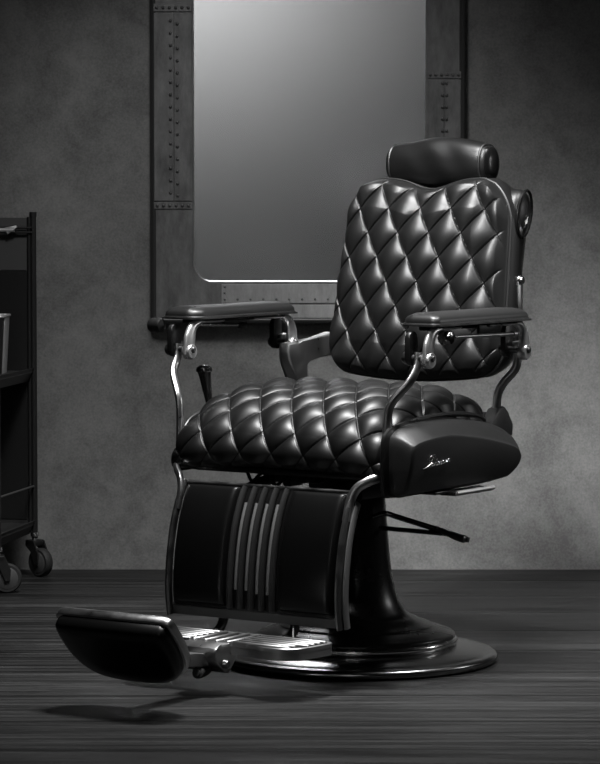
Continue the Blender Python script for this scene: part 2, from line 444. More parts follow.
# --- arm posts: front pair runs on into the leg-rest side rails
for s in (1, -1):
    pts = smooth_path([(s * .302, -.236, .700), (s * .302, -.240, .672), (s * .297, -.262, .640), (s * .272, -.283, .603), (s * .262, -.288, .575), (s * .260, -.290, .52), (s * .260, -.294, .468), (s * .256, -.306, .449), (s * .240, -.328, .439), (s * .222, -.342, .425), (s * .213, -.352, .40), (s * .2125, -.365, .36)], 8)
    one('front_post', lambda bm: tube(bm, pts, .0105, 12, ry=.0075, up=(1, 0, 0)), M['chrome_soft'], chair)
    pts2 = smooth_path([(s * .303, .160, .705), (s * .304, .164, .672), (s * .300, .160, .645), (s * .280, .148, .617), (s * .268, .142, .590), (s * .266, .140, .55), (s * .262, .14, .50)], 8)
    one('rear_post', lambda bm: tube(bm, pts2, .011, 12, ry=.0085, up=(1, 0, 0)), M['chrome_soft'], chair)
    one('post_boot', lambda bm: prism(bm, [(.085, .505), (.185, .500), (.188, .525), (.165, .555), (.150, .566), (.128, .562), (.100, .535)], s * .25, s * .282, 'X', .006), M['cover'], chair)
    # cast bracket carrying the backrest
    poly = [(.092, .669), (.096, .652), (.106, .633), (.124, .612), (.140, .596), (.142, .50), (.178, .50), (.172, .60), (.161, .622), (.160, .635), (.166, .645), (.180, .651), (.27, .652), (.27, .706), (.145, .684), (.132, .690), (.094, .688)]
    if s < 0:
        one('back_bracket', lambda bm: prism(bm, poly, s * .240, s * .268, 'X', .006, 3), M['chrome_soft'], chair)

# --- armrests: pad, tray, brackets, rod and knob
for s in (1, -1):
    pad_top = []
    NP_, NQ = 60, 28
    out = []
    # pad outline: straight outer side, front end slightly rounded, back end tapered
    poly = rounded_rect(-.046, .046, -.236, .142, [.034, .016, .010, .010], 10)
    def f(bm):
        lay = [(-.004, .7555), (.0, .756), (.0, .762), (-.001, .767), (-.004, .7715), (-.010, .7755), (-.018, .778), (-.028, .7795)]
        rings = []
        cx_, cy_ = 0.0, -.05
        for ins, z in lay:
            ring = []
            for a, b_ in poly:
                da = max(0.02, (abs(a - cx_) + ins)) / max(abs(a - cx_), .02) if abs(a - cx_) > .02 else 1
                db = (abs(b_ - cy_) + ins) / abs(b_ - cy_)
                ring.append(bm.verts.new((s * (.300 + cx_ + (a - cx_) * da), cy_ + (b_ - cy_) * db, z)))
            rings.append(ring)
        n = len(poly)
        for A_, B_ in zip(rings, rings[1:]):
            for k in range(n): bm.faces.new((A_[k], A_[(k + 1) % n], B_[(k + 1) % n], B_[k]))
        bm.faces.new(rings[0][::-1]); bm.faces.new(rings[-1])
    pad = one('armrest', f, M['pad'], chair, angle=50)
    one('pad_welt', lambda bm: tube(bm, [(s * (.300 + a * 1.01), b_ * 1.004, .757) for a, b_ in poly], .0022, 6, closed=True), M['piping'], pad)
    tp = [(a * 1.10 + .0, (b_ + .05) * 1.035 - .05) for a, b_ in poly]
    one('tray', lambda bm: prism(bm, [(s * (.300 + a), b_) for a, b_ in tp], .7525, .7565, 'Z', .001), M['steel_dark'], pad)
    # slim underside box and rail
    one('underside', lambda bm: (box(bm, (s * .30 - .020, -.20, .742), (s * .30 + .020, .11, .753), .003), box(bm, (s * .326 - .004, -.04, .728), (s * .326 + .004, .05, .752), .002)), M['blackpaint'], pad)
    # front elbow bracket: bar, bend and cheeks
    for (yb, y1, sgn, nm) in ((-.236, -.118, 1, 'front_bracket'), (.150, -.005, -1, 'rear_bracket')):
        path = smooth_path([(0, y1, .7465), (0, yb + sgn * .055, .7465), (0, yb + sgn * .030, .745), (0, yb + sgn * .010, .735), (0, yb, .715), (0, yb - sgn * .003, .695), (0, yb - sgn * .004, .678)], 6)
        n = len(path)
        rr = [.004 + .0 * i for i in range(n)]
        wid = [.0035 if i < n * .2 else .0035 + (min(1, (i - n * .2) / (n * .45))) * .0135 for i in range(n)]
        def f(bm):
            tube(bm, [(s * .300 + .027, p.y, p.z) for p in path], [.0085] * n, 14, ry=wid, up=(0, 0, 1))
            lathe(bm, [(.0001, -.010), (.0145, -.010), (.0172, -.006), (.0172, .006), (.0145, .010), (.0001, .010)], 24, 'X', (s * .300 + .027, yb - sgn * .002, .684), cap=False)
        br = one(nm, f, M['bracket'], pad, angle=50)
        one('pivot', lambda bm: (lathe(bm, [(.0001, -.034), (.011, -.034), (.0135, -.030), (.0135, -.016), (.007, -.015), (.007, .036), (.0045, .0385), (.0001, .0385)], 20, 'X', (s * .300 + .003, yb - sgn * .002, .688), cap=False)), M['steel_dark'], pad)
        one('cheek', lambda bm: prism(bm, rounded_rect(yb - .016, yb + .016, .672, .742, .013, 5), s * .300 - .021, s * .300 - .009, 'X', .003), M['blackpaint'], pad)
    if s > 0:
        one('rod', lambda bm: (tube(bm, [(.334, -.185, .7285), (.334, .10, .7245)], .0042, 10),
                               tube(bm, [(.334, .088, .7245), (.334, .100, .7245)], .0075, 10)), M['bracket'], pad)
        one('knob', lambda bm: lathe(bm, [(.0001, -.012), (.0125, -.012), (.0150, -.008), (.0135, 0), (.0150, .008), (.0125, .014), (.006, .016), (.0001, .016)], 20, 'X', (.338, -.188, .7285), cap=False), M['chrome_dark'], pad)
    else:
        one('rod', lambda bm: tube(bm, [(-.285, -.195, .739), (-.285, -.03, .732)], .003, 10), M['chrome'], pad)
        one('rod_tip', lambda bm: lathe(bm, [(.0001, -.016), (.005, -.016), (.007, -.008), (.007, .012), (.004, .016), (.0001, .016)], 14, 'Y', (-.285, -.022, .7315), cap=False), M['rubber'], pad)
        one('knob', lambda bm: lathe(bm, [(.0001, -.018), (.014, -.018), (.0165, -.012), (.0145, -.004), (.0165, .004), (.0145, .012), (.0001, .016)], 20, 'X', (-.352, -.245, .738), cap=False), M['blackpaint'], pad)

# --- backrest
ZB, ZT = .612, 1.045
HH = (ZT - ZB) / 2
NU, NV = 380, 400
a_ = np.linspace(-1, 1, NU)[:, None]; b_ = np.linspace(-1, 1, NV)[None, :]
hh = (b_ + 1) / 2
hw = .226 - .020 * hh ** 1.2
rt, rb = .070, .060          # corner radii, top and bottom
dz_t = (1 - b_) * HH; dz_b = (1 + b_) * HH
ct = np.where(dz_t < rt, rt - np.sqrt(np.maximum(0, rt ** 2 - (rt - dz_t) ** 2)), 0)
cb = np.where(dz_b < rb, rb - np.sqrt(np.maximum(0, rb ** 2 - (rb - dz_b) ** 2)), 0)
hwc = hw - ct - cb
U = a_ * hwc
top = ZT + .006 - .024 * np.exp(-(U / .062) ** 2) - 4 * np.maximum(0, np.abs(U) - .12) ** 2
bot = ZB + .8 * U ** 2 * .5 - .004
Zb = bot + (top - bot) * hh
REC = .19
def back_y(z): return .222 + (z - .62) * REC
edge = np.minimum((1 - np.abs(a_)) * hwc, np.minimum((1 - b_) * HH, (1 + b_) * HH) + 0 * a_)
Rr = .034; e = np.clip(edge / Rr, 0, 1)
rnd = np.sqrt(np.maximum(0, 1 - (1 - e) ** 2))
bulge = .024 * (1 - (U / .23) ** 2) * (1 - (b_ ** 2) * .5)
D = -.006 - .026 * rnd - bulge * np.clip(edge / .07, 0, 1) ** .8
nrm = np.array([0, -math.cos(math.atan(REC)), math.sin(math.atan(REC))])
wv = (Zb - .978) / math.cos(math.atan(REC))
Hq = quilt(U - .15 * wv, wv, .081, .110, .0138) * np.clip((edge - .004) / .011, 0, 1)
depth = D - Hq
P = np.zeros((NU, NV, 3))
P[:, :, 0] = U; P[:, :, 1] = back_y(Zb) - depth * nrm[1] * 1.0 + .0; P[:, :, 2] = Zb - depth * nrm[2]
P[:, :, 1] = back_y(Zb) + depth * math.cos(math.atan(REC)) + .012
V, F = grid_mesh('b', P)
idx = np.arange(NU * NV).reshape(NU, NV)
loop = list(idx[:, 0]) + list(idx[-1, 1:]) + list(idx[-2::-1, -1]) + list(idx[0, -2:0:-1])
Vl = V.tolist(); ex = []
prev = [int(i) for i in loop]
for dd, sc in ((.016, 1.012), (.040, 1.012), (.062, .995), (.066, .97)):
    cur = []
    for i in loop:
        x, y, z = V[i]; zz = .83 + (z - .83) * sc
        cur.append(len(Vl)); Vl.append([x * sc, y + dd, zz])
    n = len(loop)
    for k in range(n): ex.append((prev[k], prev[(k + 1) % n], cur[(k + 1) % n], cur[k]))
    prev = cur
ex.append(prev)
bm = bmesh.new(); me = bpy.data.meshes.new('backrest'); me.from_pydata(Vl, [], F.tolist() + ex); me.update()
bm.from_mesh(me); bpy.data.meshes.remove(me)
back = finish('backrest', bm, M['leather'], chair, angle=70)
lp = [V[i] for i in loop][::6]
one('back_piping', lambda bm: tube(bm, [(p[0] * 1.004, p[1] + .002, .83 + (p[2] - .83) * 1.004) for p in lp], .0032, 6, closed=True), M['piping'], back)
# hard shell behind with the shoulder roll that houses the headrest post
def f(bm):
    n = 15
    def sh(k, z0_, z1_, w0, w1, y0_, y1_):
        pass
    for (w, za, zb_, ya, yb_) in ((.205, .63, 1.0, .080, .100),):
        pts = rounded_rect(-w, w, za, zb_, .05, 6)
        A_ = [bm.verts.new((x, back_y(z) + ya, z)) for x, z in pts]
        B_ = [bm.verts.new((x * .97, back_y(z) + yb_, .82 + (z - .82) * .97)) for x, z in pts]
        m_ = len(pts)
        bm.faces.new(A_); bm.faces.new(B_[::-1])
        for k in range(m_): bm.faces.new((A_[k], A_[(k + 1) % m_], B_[(k + 1) % m_], B_[k]))
shell = one('back_shell', f, M['enamel'], chair, angle=50)
def f(bm):
    # capsule-shaped roll, slightly leaning with the back
    prof_ = [(.0001, -.214), (.020, -.213), (.034, -.208), (.040, -.198), (.0415, -.18), (.0415, .18), (.040, .198), (.034, .208), (.020, .213), (.0001, .214)]
    lathe(bm, prof_, 40, 'X', (0, 0, 0), cap=False)
    for v in bm.verts:
        x, y, z = v.co
        v.co = (x, .352 + y * .95 + z * .19, .975 + z * 1.35)
one('shoulder_roll', f, M['leather_soft'], shell, angle=60)
for s in (-1, 1):
    one('shell_trim', lambda bm: tube(bm, [(s * .2155, .345 + .0 * k + .030 * math.sin(k / 20 * 2 * PI) + .055 * math.cos(k / 20 * 2 * PI) * .19, .975 + .052 * math.cos(k / 20 * 2 * PI)) for k in range(20)], .0035, 6, closed=True), M['chrome_dark'], shell)
    one('side_plate', lambda bm: prism(bm, rounded_rect(.310, .328, .68, .84, .008, 5), s * .214, s * .2215, 'X', .002), M['chrome_soft'], shell)
    one('plate_screw', lambda bm: lathe(bm, [(.0001, -.004), (.009, -.004), (.010, 0), (.008, .005), (.0001, .005)], 16, 'X', (s * .2225, .319, .830), cap=False), M['chrome_dark'], shell)

# --- headrest pillow
hc = Vector((0, .350, 1.0885)); hl = .119
n1, n2 = 120, 90
V = []; F = []
P = np.zeros((n1, n2, 3))
for i, t in enumerate(np.linspace(-1, 1, n1)):
    edge_ = max(0, 1 - abs(t) ** 7) ** .5
    rv = .0535 * (.90 + .10 * (1 - t * t)); rd = .046 * (.93 + .07 * (1 - t * t))
    for k in range(n2):
        th = 2 * PI * k / n2
        c, s = math.cos(th), math.sin(th)
        ex_ = 2 / 2.35
        yy = -abs(c) ** ex_ * np.sign(c) * rd
        zz = abs(s) ** ex_ * np.sign(s) * rv
        if zz < 0: zz *= 1.0 + .12 * (1 - t * t)
        zz += .004 * math.cos(t * 2.6)
        if zz > 0: zz -= .004 * math.exp(-((t + .55) / .3) ** 2)
        wr = .0016 * math.sin(9 * t + 3 * s) * (1 - t * t) * max(0, c)
        P[i, k] = (hc.x + t * hl, hc.y + (yy) * (.86 + .14 * edge_) - wr, hc.z + zz * (.85 + .15 * edge_))
vs = P.reshape(-1, 3).tolist(); fs = []
for i in range(n1 - 1):
    for k in range(n2): fs.append((i * n2 + k, i * n2 + (k + 1) % n2, (i + 1) * n2 + (k + 1) % n2, (i + 1) * n2 + k))
# domed end caps
for i, sg in ((0, -1), (n1 - 1, 1)):
    prev = [i * n2 + k for k in range(n2)]; cen = P[i].mean(axis=0)
    for sc, dx in ((.97, .004), (.90, .009), (.7, .014), (.4, .0165)):
        cur = []
        for k in range(n2):
            q = cen + (P[i, k] - cen) * sc; q = q + np.array([sg * dx, 0, 0]); cur.append(len(vs)); vs.append(q.tolist())
        for k in range(n2): fs.append((prev[k], prev[(k + 1) % n2], cur[(k + 1) % n2], cur[k]))
        prev = cur
    fs.append(prev)
me = bpy.data.meshes.new('headrest'); me.from_pydata(vs, [], fs); me.update()
bm = bmesh.new(); bm.from_mesh(me); bpy.data.meshes.remove(me)
head = finish('headrest', bm, [M['leather_soft'], M['cap']], chair, angle=60)
for p_ in head.data.polygons:
    if abs(p_.normal.x) > .5 and p_.center.x > 0: p_.material_index = 1
head.rotation_euler = (0, 0, 0)
for i in (1, n1 - 2):
    pts = [tuple(P[i, k] + (P[i, k] - P[i].mean(axis=0)) * .01) for k in range(0, n2, 2)]
    one('end_piping', lambda bm: tube(bm, pts, .0026, 6, closed=True), M['piping'], head)
one('headrest_post', lambda bm: (box(bm, (-.030, .352, .96), (.030, .366, 1.06), .003), tube(bm, [(-.05, .375, 1.045), (.05, .375, 1.045)], .012, 14)), M['steel_dark'], head)

# --- recline lever on the far flank
def f(bm):
    pts = smooth_path([(-.290, -.132, .50), (-.290, -.140, .56), (-.290, -.150, .60), (-.290, -.158, .632), (-.290, -.161, .644)], 5)
    n = len(pts)
    r = [.0085 + .0105 * max(0, min(1, (i / n - .25) / .6)) for i in range(n)]; r[-1] = .013
    tube(bm, pts, r, 14, ry=[q * .75 for q in r], up=(1, 0, 0))
lv = one('recline_lever', f, M['enamel'], chair)
one('lever_cap', lambda bm: lathe(bm, [(.0175, -.004), (.018, .0), (.0165, .006), (.010, .010), (.0001, .011)], 18, 'Z', (-.290, -.160, .640)), M['chrome_dark'], lv)
one('lever_mount', lambda bm: box(bm, (-.298, -.16, .455), (-.25, -.10, .51), .008), M['blackpaint'], lv)

# --- pump lever at the column
def f(bm):
    tube(bm, [(.055, -.01, .305), (.205, .015, .2995), (.225, .02, .2975)], .0052, 10)
    tube(bm, smooth_path([(.060, -.03, .330), (.085, -.02, .338), (.11, -.010, .331), (.19, .012, .309), (.215, .018, .302)], 5), .006, 10)
pl = one('pump_lever', f, M['chrome_dark'], chair)
def f(bm):
    tube(bm, smooth_path([(.195, .013, .3085), (.225, .018, .299), (.248, .022, .2915), (.266, .026, .288)], 6), [.006, .009, .0125, .0125, .007], 14, ry=[.006, .006, .008, .0085, .006])
one('pedal', f, M['steel_dark'], pl)

# --- leg rest: convex panel, pads, ribs, inlays, lower band, side rails
prof = catmull2([(-.330, .414), (-.352, .380), (-.372, .33), (-.385, .27), (-.391, .21), (-.389, .172), (-.384, .143)], 8)
def pv(h):                      # h 0 top .. 1 bottom -> (y, z, normal_y, normal_z)
    f_ = h * (len(prof) - 1); i = min(int(f_), len(prof) - 2); t = f_ - i
    y = prof[i][0] * (1 - t) + prof[i + 1][0] * t; z = prof[i][1] * (1 - t) + prof[i + 1][1] * t
    dy = prof[i + 1][0] - prof[i][0]; dz = prof[i + 1][1] - prof[i][1]; l = math.hypot(dy, dz)
    return y, z, dz / l, -dy / l
def sheet(bm, x0, x1, h0, h1, t0, t1, nx=24, nh=24, bev=.0, crown=0.0, r=.01):
    """curved slab following the panel from offset t0 (back) to t1 (front) with rounded rim"""
    W = (x1 - x0) / 2; L = (h1 - h0) * .285 / 2
    front = []
    for i in range(nx + 1):
        row = []
        for j in range(nh + 1):
            sa_, sb_ = i / nx * 2 - 1, j / nh * 2 - 1
            ed = min((1 - abs(sa_)) * W, (1 - abs(sb_)) * L)
            ee = min(1, ed / r); rd = math.sqrt(max(0, 1 - (1 - ee) ** 2))
            x = x0 + (x1 - x0) * i / nx; y, z, ny, nz = pv(h0 + (h1 - h0) * j / nh)
            off = t0 + (t1 - t0) * rd + crown * (1 - sa_ ** 2) * (1 - sb_ ** 2)
            row.append(bm.verts.new((x, y + ny * off, z + nz * off)))
        front.append(row)
    for i in range(nx):
        for j in range(nh): bm.faces.new((front[i][j], front[i + 1][j], front[i + 1][j + 1], front[i][j + 1]))
    lp_ = [front[i][0] for i in range(nx + 1)] + [front[nx][j] for j in range(1, nh + 1)] + [front[i][nh] for i in range(nx - 1, -1, -1)] + [front[0][j] for j in range(nh - 1, 0, -1)]
    bk = []
    for v in lp_:
        bk.append(bm.verts.new(v.co + Vector((0, .006, .001))))
    m_ = len(lp_)
    for k in range(m_): bm.faces.new((lp_[k], bk[k], bk[(k + 1) % m_], lp_[(k + 1) % m_]))
    bm.faces.new(bk)
panel = one('leg_rest', lambda bm: sheet(bm, -.208, .208, 0, 1, -.004, .006, 30, 40, r=.006), M['vinyl'], chair, angle=50)
one('backing', lambda bm: [box(bm, (-.20, prof[i][0] + .008, prof[i + 6][1]), (.20, prof[i][0] + .016, prof[i][1])) for i in range(0, len(prof) - 6, 6)], M['blackpaint'], panel, smooth=False)
for (x0, x1) in ((-.200, -.066), (.066, .200)):
    one('leg_pad', lambda bm: sheet(bm, x0, x1, .025, .845, .004, .016, 30, 40, crown=.004, r=.014), M['vinyl'], panel, angle=60)
one('lower_band', lambda bm: sheet(bm, -.2075, .2075, .865, 1.0, .003, .0085, 30, 10, r=.004), M['band'], panel, angle=50)
for k in range(5):
    xc = (k - 2) * .0265
    one('rib', lambda bm: tube(bm, [(xc, pv(h)[0] + pv(h)[2] * .010, pv(h)[1] + pv(h)[3] * .010) for h in np.linspace(.035, .85, 24)], .0060, 10, ry=.009, up=(0, -1, 0)), M['rib'], panel)
for k in range(4):
    xc = (k - 1.5) * .0265
    h1 = .68 if k < 2 else .70
    ii = one('inlay', lambda bm: tube(bm, [(xc + .001, pv(h)[0] + pv(h)[2] * .007, pv(h)[1] + pv(h)[3] * .008) for h in np.linspace(.17, h1, 20)], .0045, 8, ry=.004, up=(0, -1, 0)), M['inlay'], panel)
# top bead and side rails
one('top_bead', lambda bm: tube(bm, [(x, pv(0)[0] - .002, pv(0)[1] + .001) for x in np.linspace(-.208, .208, 12)], .005, 10), M['steel_dark'], panel)
for s in (1, -1):
    one('rail', lambda bm: tube(bm, [(s * .2125, pv(h)[0] + pv(h)[2] * .006, pv(h)[1] + pv(h)[3] * .006) for h in np.linspace(.0, 1.0, 30)], .0065, 10, ry=.010, up=(0, -1, 0)), M['steel_dark'], panel)
    one('rail_strip', lambda bm: tube(bm, [(s * .2215, pv(h)[0] + .008, pv(h)[1]) for h in np.linspace(.10, 1.0, 30)], .0042, 10, ry=.0095, up=(0, -1, 0)), M['strip'], panel)
one('hinge_arm', lambda bm: [tube(bm, smooth_path([(x, -.10, .425), (x, -.22, .41), (x, -.325, .38), (x, -.365, .30)]), .012, 10) for x in (.10,)], M['blackpaint'], panel)
one('hinge_arm', lambda bm: [tube(bm, smooth_path([(x, -.10, .425), (x, -.22, .41), (x, -.325, .38), (x, -.365, .30)]), .012, 10) for x in (-.10,)], M['blackpaint'], panel)

# --- footrest: cast grid platform with hinged leather plate in front
ZF = .121
outl = catmull2([(.205, -.420), (.218, -.428), (.221, -.45), (.214, -.515), (.204, -.540), (.178, -.556), (.135, -.556), (.108, -.548), (.085, -.541), (.05, -.541)], 5)
outl = outl + [(-x, y) for x, y in outl[::-1]]
def f(bm):
    prism(bm, outl, ZF - .024, ZF - .008, 'Z')
    n = len(outl)
    o_ = [bm.verts.new((x, y, ZF - .012)) for x, y in outl]; t_o = [bm.verts.new((x, y, ZF - .001)) for x, y in outl]
    cy = -.48
    ins = [(x * .968, cy + (y - cy) * .90) for x, y in outl]
    t_m = [bm.verts.new((x * .99, cy + (y - cy) * .975, ZF + .001)) for x, y in outl]
    t_i = [bm.verts.new((x, y, ZF)) for x, y in ins]; b_i = [bm.verts.new((x, y, ZF - .010)) for x, y in ins]
    for A_, B_ in ((o_, t_o), (t_o, t_m), (t_m, t_i), (t_i, b_i)):
        for k in range(n): bm.faces.new((A_[k], A_[(k + 1) % n], B_[(k + 1) % n], B_[k]))
    # tread bars run across the width
foot = one('footrest', f, M['tread'], chair, angle=40)
def bar(y, x0, x1):
    one('tread_bar', lambda bm: box(bm, (x0, y - .0045, ZF - .010), (x1, y + .0045, ZF + .003), .002, 1), M['tread'], foot)
for k in range(6):
    y = -.434 - k * .0205
    bar(y, .052, .208 if k < 4 else .19); bar(y, -.208 if k < 4 else -.19, -.052)
for k in range(4):      # cross ribs in the centre
    x = -.042 + k * .028
    one('centre_rib', lambda bm: box(bm, (x - .004, -.545, ZF - .010), (x + .004, -.425, ZF + .003), .002, 1), M['tread'], foot)
one('support_arm', lambda bm: (tube(bm, smooth_path([(-.09, -.43, .108), (-.09, -.40, .112), (-.09, -.37, .14), (-.09, -.365, .22)]), .010, 10)), M['blackpaint'], foot)
one('support_arm', lambda bm: (tube(bm, smooth_path([(.09, -.43, .108), (.09, -.40, .112), (.09, -.37, .14), (.09, -.365, .22)]), .010, 10)), M['blackpaint'], foot)
one('locating_pin', lambda bm: lathe(bm, [(.003, .118), (.003, .142), (.0015, .146), (.0001, .146)], 10, 'Z', (.125, -.428, 0), cap=False), M['chrome'], foot)
one('foot_stud', lambda bm: lathe(bm, [(.0001, .084), (.006, .086), (.010, .092), (.010, .104)], 14, 'Z', (.165, -.47, 0)), M['chrome'], foot)
def f(bm):
    prism(bm, [(-.500, .118), (-.575, .122), (-.590, .114), (-.592, .098), (-.578, .078), (-.560, .062), (-.545, .060), (-.535, .072), (-.520, .095), (-.500, .100)], -.048, .048, 'X', .004)
one('hinge_bracket', f, M['chrome_soft'], foot)
one('hinge_pin', lambda bm: lathe(bm, [(.0001, -.058), (.007, -.058), (.009, -.054), (.009, .054), (.007, .058), (.0001, .058)], 16, 'X', (0, -.562, .080), cap=False), M['steel_dark'], foot)
one('bumper', lambda bm: tube(bm, smooth_path([(.005, -.555, .072), (.008, -.575, .066), (.012, -.60, .064), (.015, -.612, .067)]), [.008, .012, .012, .007], 14), M['rubber'], foot)
one('plate_arm', lambda bm: (prism(bm, [(-.565, .100), (-.62, .106), (-.80, .118), (-.815, .106), (-.80, .098), (-.62, .080), (-.56, .072)], -.020, .020, 'X', .003)), M['chrome_soft'], foot)
# plate: own frame  p = across, q = down the plate, n = thickness (front-down)
q0 = Vector((0, -.868, .212)); qd = Vector((0, .083, -.100)).normalized(); nd = Vector((0, -.765, -.648)).normalized()
shape = catmull2([(-.126, .0), (-.137, .007), (-.141, .025), (-.139, .070), (-.125, .110), (-.095, .137), (-.05, .149), (0, .152), (.05, .150), (.095, .142), (.125, .120), (.139, .075), (.141, .025), (.137, .007), (.126, 0)], 5)
def plate(bm, layers):
    rings = []
    for off, sc, dq in layers:
        rings.append([bm.verts.new(q0 + Vector((p * sc, 0, 0)) + qd * ((q * 1.06 - .06) * sc + .06 + dq) + nd * off) for p, q in shape])
    n = len(shape)
    for A_, B_ in zip(rings, rings[1:]):
        for k in range(n): bm.faces.new((A_[k], A_[(k + 1) % n], B_[(k + 1) % n], B_[k]))
    bm.faces.new(rings[0][::-1]); bm.faces.new(rings[-1])
one('plate_rim', lambda bm: plate(bm, [(-.010, .96, 0), (-.006, 1.0, 0), (.008, 1.0, 0), (.010, .985, 0)]), M['chrome_soft'], foot, angle=50)
one('plate_pad', lambda bm: plate(bm, [(.008, .93, .001), (.012, .95, .001), (.022, .95, .001), (.030, .935, .001), (.036, .90, .001), (.040, .83, .001), (.042, .6, .001)]), M['vinyl'], foot, angle=60)

# ------------------------------------------------------------------ wall mirror
MY0, MY1 = 1.500, 1.554
mir = empty('wall_mirror', (0.027, MY1, .68))
tag(mir, 'large mirror in a dark riveted patchwork frame hanging on the plaster wall', 'mirror')
ox, oz = 0.027, .68
def ring_prism(bm, outer, inner, y0, y1, yi):
    n = len(outer)
    def vv(pts, y): return [bm.verts.new((x - ox, y - MY1, z - oz)) for x, z in pts]
    A0, A1 = vv(outer, y1), vv(outer, y0); B1, B0 = vv(inner, y0), vv(inner, yi)
    for P_, Q_ in ((A0, A1), (A1, B1), (B1, B0)):
        for k in range(n): bm.faces.new((P_[k], P_[(k + 1) % n], Q_[(k + 1) % n], Q_[k]))
MX0, MX1, IX0, IX1 = -.385, .424, -.281, .331
MZ0, MZ1, IZ0, IZ1 = .682, 2.05, .783, 1.95
outer = rounded_rect(MX0, MX1, MZ0, MZ1, .012, 8); inner = rounded_rect(IX0, IX1, IZ0, IZ1, .05, 8)
one('mirror_frame', lambda bm: ring_prism(bm, outer, inner, MY0, MY1, MY0 + .03), M['frame_leather'], mir, angle=40)
one('mirror_pane', lambda bm: prism(bm, [(x - ox, z - oz) for x, z in rounded_rect(IX0 - .01, IX1 + .01, IZ0 - .01, IZ1 + .01, .05, 8)], MY0 + .016 - MY1, MY0 + .024 - MY1, 'Y'), M['mirror'], mir, smooth=False)
one('inner_bead', lambda bm: tube(bm, [(x - ox, MY0 + .004 - MY1, z - oz) for x, z in rounded_rect(IX0, IX1, IZ0, IZ1, .05, 8)], .0022, 8, closed=True), M['edge_bright'], mir)
one('outer_edge', lambda bm: tube(bm, [(x - ox, MY0 + .006 - MY1, z - oz) for x, z in outer], .009, 8, closed=True), M['frame_edge'], mir)
def patch(name, x0, x1, z0, z1, mat, studs, r=.0045):
    bm = bmesh.new()
    box(bm, (x0 - ox, MY0 - .0035 - MY1, z0 - oz), (x1 - ox, MY0 + .002 - MY1, z1 - oz), .0012, 1)
    p = finish(name, bm, mat, mir, smooth=False)
    for (x, z) in studs:
        one('rivet', lambda b2: lathe(b2, [(r, 0), (r * .85, -r * .55), (r * .45, -r * .85), (.0001, -r)], 10, 'Y', (x - ox, MY0 - .0035 - MY1, z - oz), cap=False), M['stud'], p)
    return p
# helper: wall heights of photo rows on the frame front
def hz(row): return 1.05 - (row - 180) * 8.20 / 3116 * 1.0
st = []
for k in range(15):
    r = 22 + k * 12.2; st += [(-.3395, hz(r)), (-.3215, hz(r + 3))]
st += [(-.375 + j * .0145, hz(204)) for j in range(6)] + [(-.375 + j * .0145, hz(8)) for j in range(6)]
patch('hide_patch', -.383, -.331, hz(201), hz(14), M['frame_leather'], st[:30:2] )
patch('hide_patch', -.3295, -.2835, hz(201), hz(14), M['frame_leather'], st[1:30:2])
patch('seam_strip', -.384, -.2835, hz(209), hz(202), M['frame_leather'], [(-.375 + j * .0165, hz(205.5)) for j in range(6)])
patch('seam_strip', -.384, -.2835, hz(13), hz(5), M['frame_leather'], [(-.375 + j * .0165, hz(9)) for j in range(6)])
patch('hide_patch', .3365, .3775, hz(272), hz(80), M['frame_leather'], [(.3735, hz(84 + k * 11.8)) for k in range(14)])
patch('hide_patch', .3795, .4215, hz(272), hz(80), M['frame_leather'], [(.3845, hz(84 + k * 11.8)) for k in range(14)])
patch('seam_strip', .334, .422, hz(79), hz(72), M['frame_leather'], [(.341 + j * .0148, hz(75.5)) for j in range(6)])
p = patch('metal_strip', -.207, .25, hz(303), hz(284), M['frame_metal'], [(-.198 + j * .034, hz(299)) for j in range(14)] + [(-.198, hz(286.5)), (-.198, hz(292.5))], .0036)
p = patch('lower_strip', -.10, .25, hz(318), hz(304.5), M['frame_metal'], [])

# ------------------------------------------------------------------ trolley at the left
tr0 = Vector((-.695, 1.42, FZ)); td = Vector((-.062, -.33, 0)).normalized(); tw = Vector((-.33, .062, 0)).normalized()
cart = empty('trolley', tr0, math.atan2(-tw.y, -tw.x))
tag(cart, 'black metal salon trolley with open trays on casters at the left edge', 'trolley')
# cart frame: x to the left is negative (width), y negative is towards the camera (depth)
CW, CD = .42, .345
for nm, x, y in (('post', 0, 0), ('post', -CW, 0), ('post', 0, -CD), ('post', -CW, -CD)):
    one(nm, lambda bm: (tube(bm, [(x, y, .10), (x, y, .945)], .0085, 12), tube(bm, [(x - .010, y - .004, .115), (x - .010, y - .004, .94)], .0055, 10), tube(bm, [(x, y, .94), (x, y, .953)], .0098, 12)), M['cart_black'], cart)
one('back_panel', lambda bm: box(bm, (-CW + .01, -.004, .15), (-.012, .004, .80)), M['cart_black'], cart, smooth=False)
one('upper_panel', lambda bm: box(bm, (-CW + .01, -.002, .802), (-.012, .003, .938)), M['cart_panel'], cart, smooth=False)
for z in (.912, .900):
    one('top_rail', lambda bm: tube(bm, [(-CW, -.012, z), (0, -.012, z)], .0032, 8), M['cart_black'], cart)
ft = one('rail_fitting', lambda bm: (tube(bm, [(-.20, -.022, .906), (-.044, -.022, .906)], .0055, 10), prism(bm, [(-.062, .895), (-.036, .914), (-.040, .918), (-.07, .912)], -.026, -.018, 'Y', .001)), M['tin'], cart)
ft['label'] = 'bright chrome fitting on the rail'
for zz, hgt in ((.535, .034), (.135, .034)):
    def f(bm):
        box(bm, (-CW, -CD, zz), (0, 0, zz + .004))
        for (lo, hi) in (((-CW, -CD - .002, zz - .012), (0, -CD + .002, zz + .014)), ((-CW, -.002, zz - .012), (0, .002, zz + .014))): box(bm, lo, hi, .001, 1)
        # sides flare outward a little
        for s, x in ((1, 0), (-1, -CW)):
            prism(bm, [(x, zz + .012), (x + s * .004, zz + .012), (x - s * .014, zz - .024), (x - s * .020, zz - .024)], -CD, 0, 'Y')
    one('tray', f, M['tray_grey'], cart, smooth=False)
